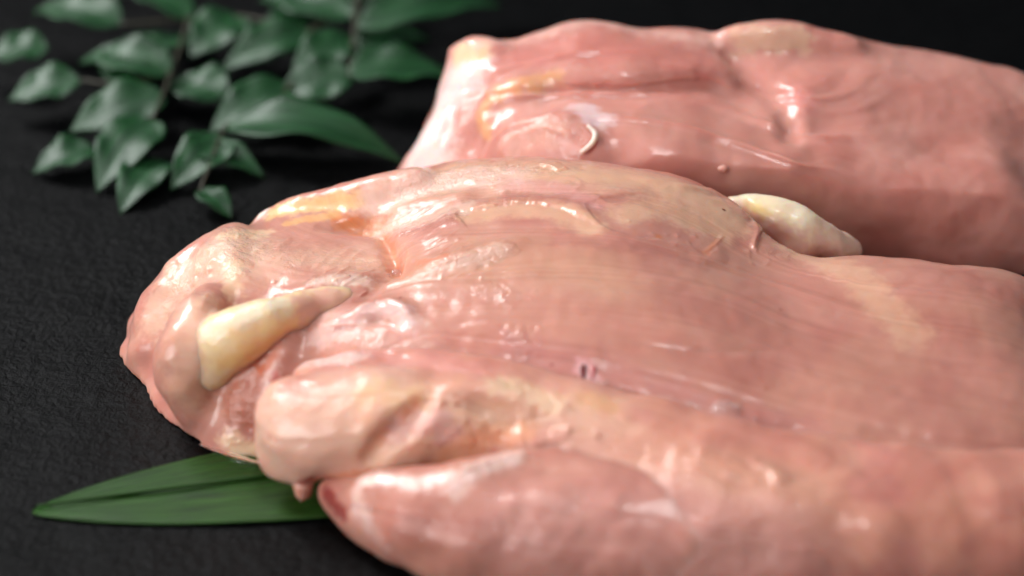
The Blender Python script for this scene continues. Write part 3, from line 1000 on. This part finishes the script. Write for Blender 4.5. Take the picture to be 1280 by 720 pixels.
# pale fat at the rear right edge
G = Flesh((40, -5, 5), (135, 75, 50), 1.0)
G.chain([(*P(u, w, z), r) for u, w, z, r in ((914, 254, 28, 2.0), (940, 258, 29, 3.6), (968, 268, 29, 4.6), (1000, 284, 26.5, 5.0), (1030, 300, 22.5, 4.8), (1058, 316, 17, 4.5))]
        , 2, world=True)
G.chain([(975, 290, 25, 3.6), (1005, 310, 22, 3.8)], 4)
G.build(1)
G.lump(0.9, 7.0, 3.0); G.lump(0.12, 2.0, 8.0)
G.normals()
G.base((244, 222, 184), (244, 226, 194), 6.0)
G.paint([(935, 258), (955, 268)], 3, (238, 204, 130), 0.7)
G.paint([(965, 292), (1000, 312), (1050, 330)], 6, (228, 186, 166), 0.85)
G.paint([(1040, 300), (1080, 308), (1160, 326)], 8, (234, 200, 178), 0.8)
G.grow_from(B, (230, 186, 168), 0.4, 3.6)
G.finish('fat_edge', M_FAT, front, 1.0, (1, 1, 1.08))

# drip of tissue below the lip, cut vein, air bubbles in the juice
pth = catmull([P(379, 604, 8), P(379, 613, 6), P(378, 620, 4.5), P(377, 625, 3.6)], 6)
vs, fs = tube(pth, np.interp(np.linspace(0, 1, len(pth)), [0, .5, .8, 1], [2.6, 2.0, 1.5, 0.7]), 16)
link('drip', vs, fs, plain_material('drip_skin', (224, 158, 140), 0.25, 0.7), front)
for pts, r, mt in (([(729, 457), (729, 468), (731, 480)], 0.6, M_BLOOD), ([(743, 458), (741, 468), (740, 480)], 0.42, M_BLOODPALE)):
    pl = B.path(pts)
    vs, fs = tube(pl + np.array([0, 0, -0.1]), np.interp(np.linspace(0, 1, len(pl)), [0, .3, 1], [r, r, r * 0.35]), 10)
    link('cut_vein', vs, fs, mt, front)


def bubble(u, w, r, part):
    c = part.on(u, w)
    vs, fs = [], []
    n, m = 10, 18
    for i in range(n + 1):
        a = math.pi / 2 * i / n
        for k in range(m):
            b = 2 * math.pi * k / m
            vs.append(c + r * np.array([math.cos(a) * math.cos(b), math.cos(a) * math.sin(b), math.sin(a) * 0.75 - 0.12]))
    for i in range(n):
        for k in range(m):
            fs.append((i * m + k, i * m + (k + 1) % m, (i + 1) * m + (k + 1) % m, (i + 1) * m + k))
    fs.append(tuple(range(m))[::-1])
    link('juice_bubble', np.array(vs), fs[:-1], M_BUBBLE, front)


for u, w, r in ((906, 514, 3.6), (862, 511, 1.7), (850, 511, 1.4), (922, 508, 1.2), (945, 525, 0.8), (975, 546, 0.9), (495, 342, 1.6), (484, 345, 0.9), (758, 478, 0.8)):
    bubble(u, w, r, B)

#@@REAR
# ------------------------------------------------------------------ the rear breast
rear = thing('chicken_breast', 'raw chicken breast fillet behind, out of focus, rosier with a thin white ligament',
             'chicken breast', (60, 120, 0), 'raw chicken breasts on the slate')
R = Flesh((-60, 55, -4), (215, 235, 75), 2.0)
crest = [(560, 78, 38), (590, 60, 42), (650, 56, 46), (700, 40, 50), (735, 32, 52), (770, 38, 52), (810, 42, 51), (860, 42, 50), (900, 50, 48), (940, 52, 47), (1000, 46, 47),
         (1080, 55, 45), (1180, 70, 42), (1290, 100, 36)]
ctrl = crest + [
    (515, 190, 22), (535, 150, 27), (550, 110, 33), (560, 160, 28), (590, 110, 38),
    (620, 90, 42.5), (700, 85, 46.5), (780, 85, 48), (870, 90, 46), (950, 95, 43), (1040, 100, 42), (1150, 115, 39), (1280, 150, 32),
    (600, 170, 32), (680, 140, 40), (760, 140, 42.5), (850, 145, 41), (950, 155, 38), (1050, 170, 36), (1180, 190, 31), (1290, 215, 25),
    (640, 200, 31), (720, 195, 36), (820, 205, 36), (920, 220, 33), (1020, 240, 29), (1150, 260, 24), (1290, 290, 17),
    (600, 250, 18), (720, 260, 24), (850, 280, 23), (980, 310, 18),
]
ground = []
for (u, w, z) in crest:
    p = P(u, w, z)
    ground.append((p[0], p[1] + 14, z - 9)); ground.append((p[0], p[1] + 28, -3))
for (u, w) in [(478, 250), (500, 240), (488, 290), (540, 330), (640, 370), (780, 390), (950, 400), (1100, 390), (1300, 370), (1430, 300), (1440, 220)]:
    p = P(u, w, 0)
    ground.append((p[0], p[1], -3))
for (u, w, z) in [(497, 213, 12), (530, 130, 23), (556, 90, 31)]:
    p = P(u, w, z)
    ground.append((p[0] - 5, p[1] + 2, 1)); ground.append((p[0] - 12, p[1] + 4, -6))
R.height(ctrl, ground, 1.0)
R.chain([(572, 66, 41, 3), (595, 62, 43, 4.5), (620, 66, 44, 3)], 3)
R.bead([(602, 160, 2, 3.5), (602, 132, 2, 4), (640, 112, 2.2, 4.5), (695, 100, 2.5, 3)], 5)
R.bead([(635, 182, 2, 3.5), (655, 160, 2, 4), (710, 158, 2, 4), (738, 180, 2, 3.2)], 4)
R.bead([(978, 150, 3.5, 5), (1000, 128, 6, 8), (1060, 110, 8.5, 11), (1160, 120, 9.5, 12), (1280, 140, 8, 10)], 6)
R.groove([(905, 58, 0, 2), (935, 90, 0, 3), (975, 125, 0, 3), (990, 170, 0, 2)], 4)
R.groove([(690, 108, -0.8, 1.8), (780, 112, -0.6, 2.4), (880, 104, -0.6, 2.2), (925, 118, -0.8, 1.8)], 7)
R.groove([(590, 180, 0, 2), (585, 140, 0, 2.2), (600, 105, 0, 2)], 4)
R.chain([(915, 48, 48, 4), (980, 48, 48, 5), (1060, 62, 45, 5)], 4)
R.build(2)
R.fibres([[(600, 70), (735, 50), (880, 60), (1000, 100)], [(640, 100), (760, 90), (880, 110), (1000, 150)], [(640, 140), (780, 130), (900, 150), (1000, 190)],
          [(640, 180), (780, 170), (900, 200), (1000, 235)]], 14.0)
R.lump(0.8, 13.0, 3.0); R.lump(0.15, 4.0, 6.0)
R.normals()
R.fibre_relief(0.9, 0.015, 0.16)
R.fibre_relief(0.15, 0.03, 0.5, 4.0)
R.step([(690, 105), (790, 108), (880, 100), (930, 120)], 8, 0.8)
R.ridge([(560, 120), (555, 150), (540, 190)], 1.5, 0.6)
R.ridge([(580, 130), (575, 160), (560, 190)], 1.5, 0.6)
R.ridge([(640, 165), (680, 158), (720, 170)], 1.2, 0.8)
R.normals()
R.base((218, 162, 150), (212, 152, 140), 20.0, 8.0, (204, 138, 126))
R.paint([(640, 70), (780, 65), (880, 80)], 9, (208, 136, 126), 0.7)
R.paint([(700, 110), (800, 112), (880, 105)], 5, (204, 126, 112), 0.5, 0.4, 0.0)
R.paint([(780, 150), (900, 170), (1000, 200)], 12, (212, 152, 138), 0.6)
R.paint([(535, 200), (545, 140), (575, 95)], 13, (248, 226, 220), 0.9)  # left face painted paler, the light falling on it put into the colour
R.paint([(575, 68), (600, 64)], 5, (240, 212, 174), 0.9)
R.paint([(605, 160), (605, 130), (640, 110), (690, 100)], 4.5, (232, 178, 132), 0.75, 0.5, 0.1)
R.paint([(640, 175), (690, 165)], 7, (228, 178, 162), 0.8)
R.paint([(725, 135), (750, 150)], 5.5, (236, 208, 208), 0.9)  # white highlight painted in as a pale membrane patch
R.paint([(600, 52), (680, 42), (740, 28), (830, 40), (900, 48)], 5, (236, 194, 182), 0.65, 0.5, 0.0)
R.paint([(930, 50), (1000, 48)], 6, (232, 196, 170), 0.8)
R.paint([(990, 120), (1010, 130)], 5, (228, 160, 152), 0.8)
R.paint([(904, 211)], 1.8, (232, 168, 156), 0.9)
R.moisten([(560, 160), (600, 130)], 10, 0.5); R.moisten([(640, 170), (720, 165)], 8, 0.6); R.moisten([(735, 30), (650, 60)], 6, 0.5)
R.finish('breast_muscle', M_REAR, rear, 1.08, (1.0, 0.97, 0.97))
pl = R.path([(735, 158), (744, 168), (740, 180), (726, 192)], 6) + np.array([0, -0.3, 0.3])
vs, fs = tube(pl, np.interp(np.linspace(0, 1, len(pl)), [0, .4, 1], [0.5, 0.85, 0.6]), 14)
link('ligament', vs, fs, M_LIGAMENT, rear)
c = R.on(904, 211)
vs, fs = tube([c - [1.2, 0, 0], c, c + [1.2, 0, 0]], [0.5, 1.1, 0.5], 14)
link('fat_bead', vs, fs, plain_material('pink_bead', (226, 160, 148), 0.3, 0.7), rear)

#@@LEAVES
# ------------------------------------------------------------------ leaves
def leaf_mesh(base, tip, width, fold=0.18, droop=0.10, roll=0.0, nl=26, nw=12, thick=0.35, peak=0.42, wave=0.0, seed=0.0, taper=0.75):
    """Pointed oval blade from base to tip (mm), folded along the midrib, with thickness."""
    base, tip = np.asarray(base, float), np.asarray(tip, float)
    ax = tip - base
    Lg = np.linalg.norm(ax); ax /= Lg
    side = np.cross(ax, [0, 0, 1.0]); side /= np.linalg.norm(side)
    up = np.cross(side, ax)
    c, s = math.cos(roll), math.sin(roll)
    side, up = side * c + up * s, up * c - side * s
    V, Fb = [], []
    for i in range(nl + 1):
        t = i / nl
        w = width * 0.5 * (max(t, 0) ** peak * (1 - t) ** taper) / (0.33 ** peak * 0.67 ** taper)
        w = max(w, 0.05)
        cen = base + ax * Lg * t + up * (math.sin(math.pi * t) * droop * Lg - droop * Lg * t * t)
        for j in range(nw + 1):
            q = j / nw * 2 - 1
            h = abs(q) ** 1.3 * w * fold + wave * math.sin(t * 14 + q * 2 + seed) * abs(q) * w * 0.12
            V.append(cen + side * q * w + up * h)
    V = np.array(V)
    n = len(V)
    fib = np.zeros((n, 3))
    tt = np.repeat(np.linspace(0, 1, nl + 1), nw + 1) * Lg
    qq = np.tile(np.linspace(-1, 1, nw + 1), nl + 1) * width * 0.5
    fib[:, 0], fib[:, 1], fib[:, 2] = tt, qq, seed
    V2 = np.vstack([V, V - up * thick])
    A = []
    for i in range(nl):
        for j in range(nw):
            a = i * (nw + 1) + j
            A.append((a, a + 1, a + nw + 2, a + nw + 1))
    Fs = [q[::-1] for q in A] + [tuple(n + x for x in q) for q in A]
    rim = [j for j in range(nw + 1)] + [i * (nw + 1) + nw for i in range(1, nl + 1)] + [nl * (nw + 1) + j for j in range(nw - 1, -1, -1)] + [i * (nw + 1) for i in range(nl - 1, 0, -1)]
    for a, b in zip(rim, rim[1:] + rim[:1]):
        Fs.append((a, b, n + b, n + a))
    return V2, Fs, np.vstack([fib, fib])


sprig = thing('leafy_sprig', 'sprig of dark green pointed leaves lying out of focus behind the meat', 'leaves', P(330, 120, 0))
LEAVES = [  # base (u, v, z), tip (u, v, z), width mm, roll
    ((440, 22, 34), (322, -8, 30), 13, 0.15), ((446, 34, 34), (628, -4, 36), 12, -0.25), ((388, 40, 28), (276, 82, 20), 12, 0.35),
    ((440, 48, 30), (362, 96, 22), 12, 0.3), ((440, 92, 24), (346, 118, 16), 13, 0.45), ((436, 92, 26), (566, 88, 22), 15, -0.15),
    ((362, 108, 20), (262, 158, 12), 12, 0.3), ((280, 160, 16), (508, 184, 10), 16, -0.1), ((284, 172, 14), (214, 232, 6), 12, 0.2),
    ((300, 20, 30), (238, 66, 24), 14, 0.2), ((250, 238, 9), (290, 268, 3), 7, 0.0),
    ((214, 92, 24), (96, 66, 26), 14, 0.2), ((206, 118, 20), (86, 160, 12), 15, 0.25), ((190, 150, 18), (120, 232, 6), 14, 0.1), ((150, 30, 32), (40, 6, 34), 14, 0.2),
    ((236, 24, 30), (150, -18, 34), 13, -0.1), ((100, 100, 22), (10, 122, 16), 13, 0.2), ((640, -30, 36), (520, -20, 34), 10, 0.1),
    ((330, 150, 12), (420, 128, 10), 13, 0.1), ((446, 60, 22), (540, 40, 18), 12, -0.2), ((400, 10, 26), (330, 50, 20), 13, 0.2), ((300, 80, 16), (360, 60, 14), 12, 0.0),
    ((280, 120, 14), (210, 100, 14), 14, 0.2), ((240, 190, 8), (330, 212, 6), 10, -0.1), ((180, 70, 20), (250, 40, 20), 13, 0.1), ((150, 104, 22), (176, 40, 24), 13, 0.1),
    ((120, 190, 8), (40, 210, 5), 12, 0.1), ((440, 0, 30), (500, -30, 30), 13, 0.0), ((60, 60, 24), (-20, 70, 22), 14, 0.1), ((200, 200, 6), (150, 260, 3), 11, 0.1),
]
for i, (b, t, w, rl) in enumerate(LEAVES):
    vs, fs, fb = leaf_mesh(P(b[0], b[1], b[2] * 0.45 + 1), P(t[0], t[1], t[2] * 0.45 + 1), w * 1.3, 0.16 + 0.05 * (i % 3), 0.05 + 0.02 * (i % 4), rl, peak=0.6, wave=0.8, seed=i * 1.7, taper=1.05)
    link('leaf', vs, fs, M_LEAF, sprig, True, {'fib': ('FLOAT_VECTOR', fb)})
STEMS = [([(452, -60, 46), (446, 10, 36), (442, 50, 31), (437, 95, 25)], 1.0, 0.6), ([(446, 10, 36), (388, 40, 28), (362, 108, 20), (300, 150, 16), (280, 162, 16), (250, 238, 9)], 0.8, 0.5),
         ([(388, 40, 28), (300, 20, 30), (236, 24, 30), (150, 30, 32)], 0.7, 0.5), ([(236, 24, 30), (214, 92, 24), (190, 150, 18)], 0.7, 0.5), ([(214, 92, 24), (150, 104, 22), (100, 100, 22)], 0.6, 0.5)]
for pts, r0, r1 in STEMS:
    pl = catmull([P(p[0], p[1], p[2] * 0.45 + 1) for p in pts], 8)
    vs, fs = tube(pl, np.linspace(r0, r1, len(pl)), 8)
    link('stem', vs, fs, M_STEM, sprig)

# flat strap leaf on the slate under the front breast
bl = thing('strap_leaf', 'flat green ribbed leaf lying on the slate under the front breast', 'leaf', P(250, 620, 0))
bb, bt = P(640, 560, 0.9), P(40, 640, 0.9)
vs, fs, fb = leaf_mesh(bb, bt, 38, 0.0, 0.0, 0.0, 90, 40, 0.4, 0.30)
ripple = 0.22 * np.sin(fb[:, 1] * 2.6) + 0.4 * perlin(np.stack([fb[:, 0] * 0.03, fb[:, 1] * 0.12, fb[:, 0] * 0], 1))
vs[:, 2] += np.clip(ripple, -0.4, 0.7)
rib = [(*(P(u, w, 0)[:2]), 1.6) for u, w in ((620, 563), (400, 592), (250, 612), (120, 629), (48, 639))]
rv, rf = tube(catmull(rib, 8), np.linspace(0.8, 0.25, 33), 8)
link('midrib', rv, rf, M_BAMBOO, bl, True, {'fib': ('FLOAT_VECTOR', np.zeros((len(rv), 3)))})
vs[:, 2] += 2.2 * np.clip(np.abs(fb[:, 1]) / 19.0 - 0.72, 0, 1) * sstep(0.2, 0.9, perlin(np.stack([fb[:, 0] * 0.018, fb[:, 1] * 0.02, fb[:, 0] * 0 + 3], 1)) + 0.5)
link('blade', vs, fs, M_BAMBOO, bl, True, {'fib': ('FLOAT_VECTOR', fb)})

# film of juice where the left flap touches the leaf
pool = thing('juice_puddle', 'small clear puddle of juice at the lower left edge of the front breast', 'puddle', P(310, 572, 0))
pl = [P(u, w, 1.3) for u, w in ((250, 556), (280, 566), (300, 574), (322, 580), (345, 584))]
vs, fs = tube(catmull(pl, 6), np.interp(np.linspace(0, 1, 25), [0, .5, 1], [0.5, 1.5, 0.6]), 12)
vs[:, 2] = 1.3 + (vs[:, 2] - 1.3) * 0.5
link('juice_film', vs, fs, M_CLEAR, pool)
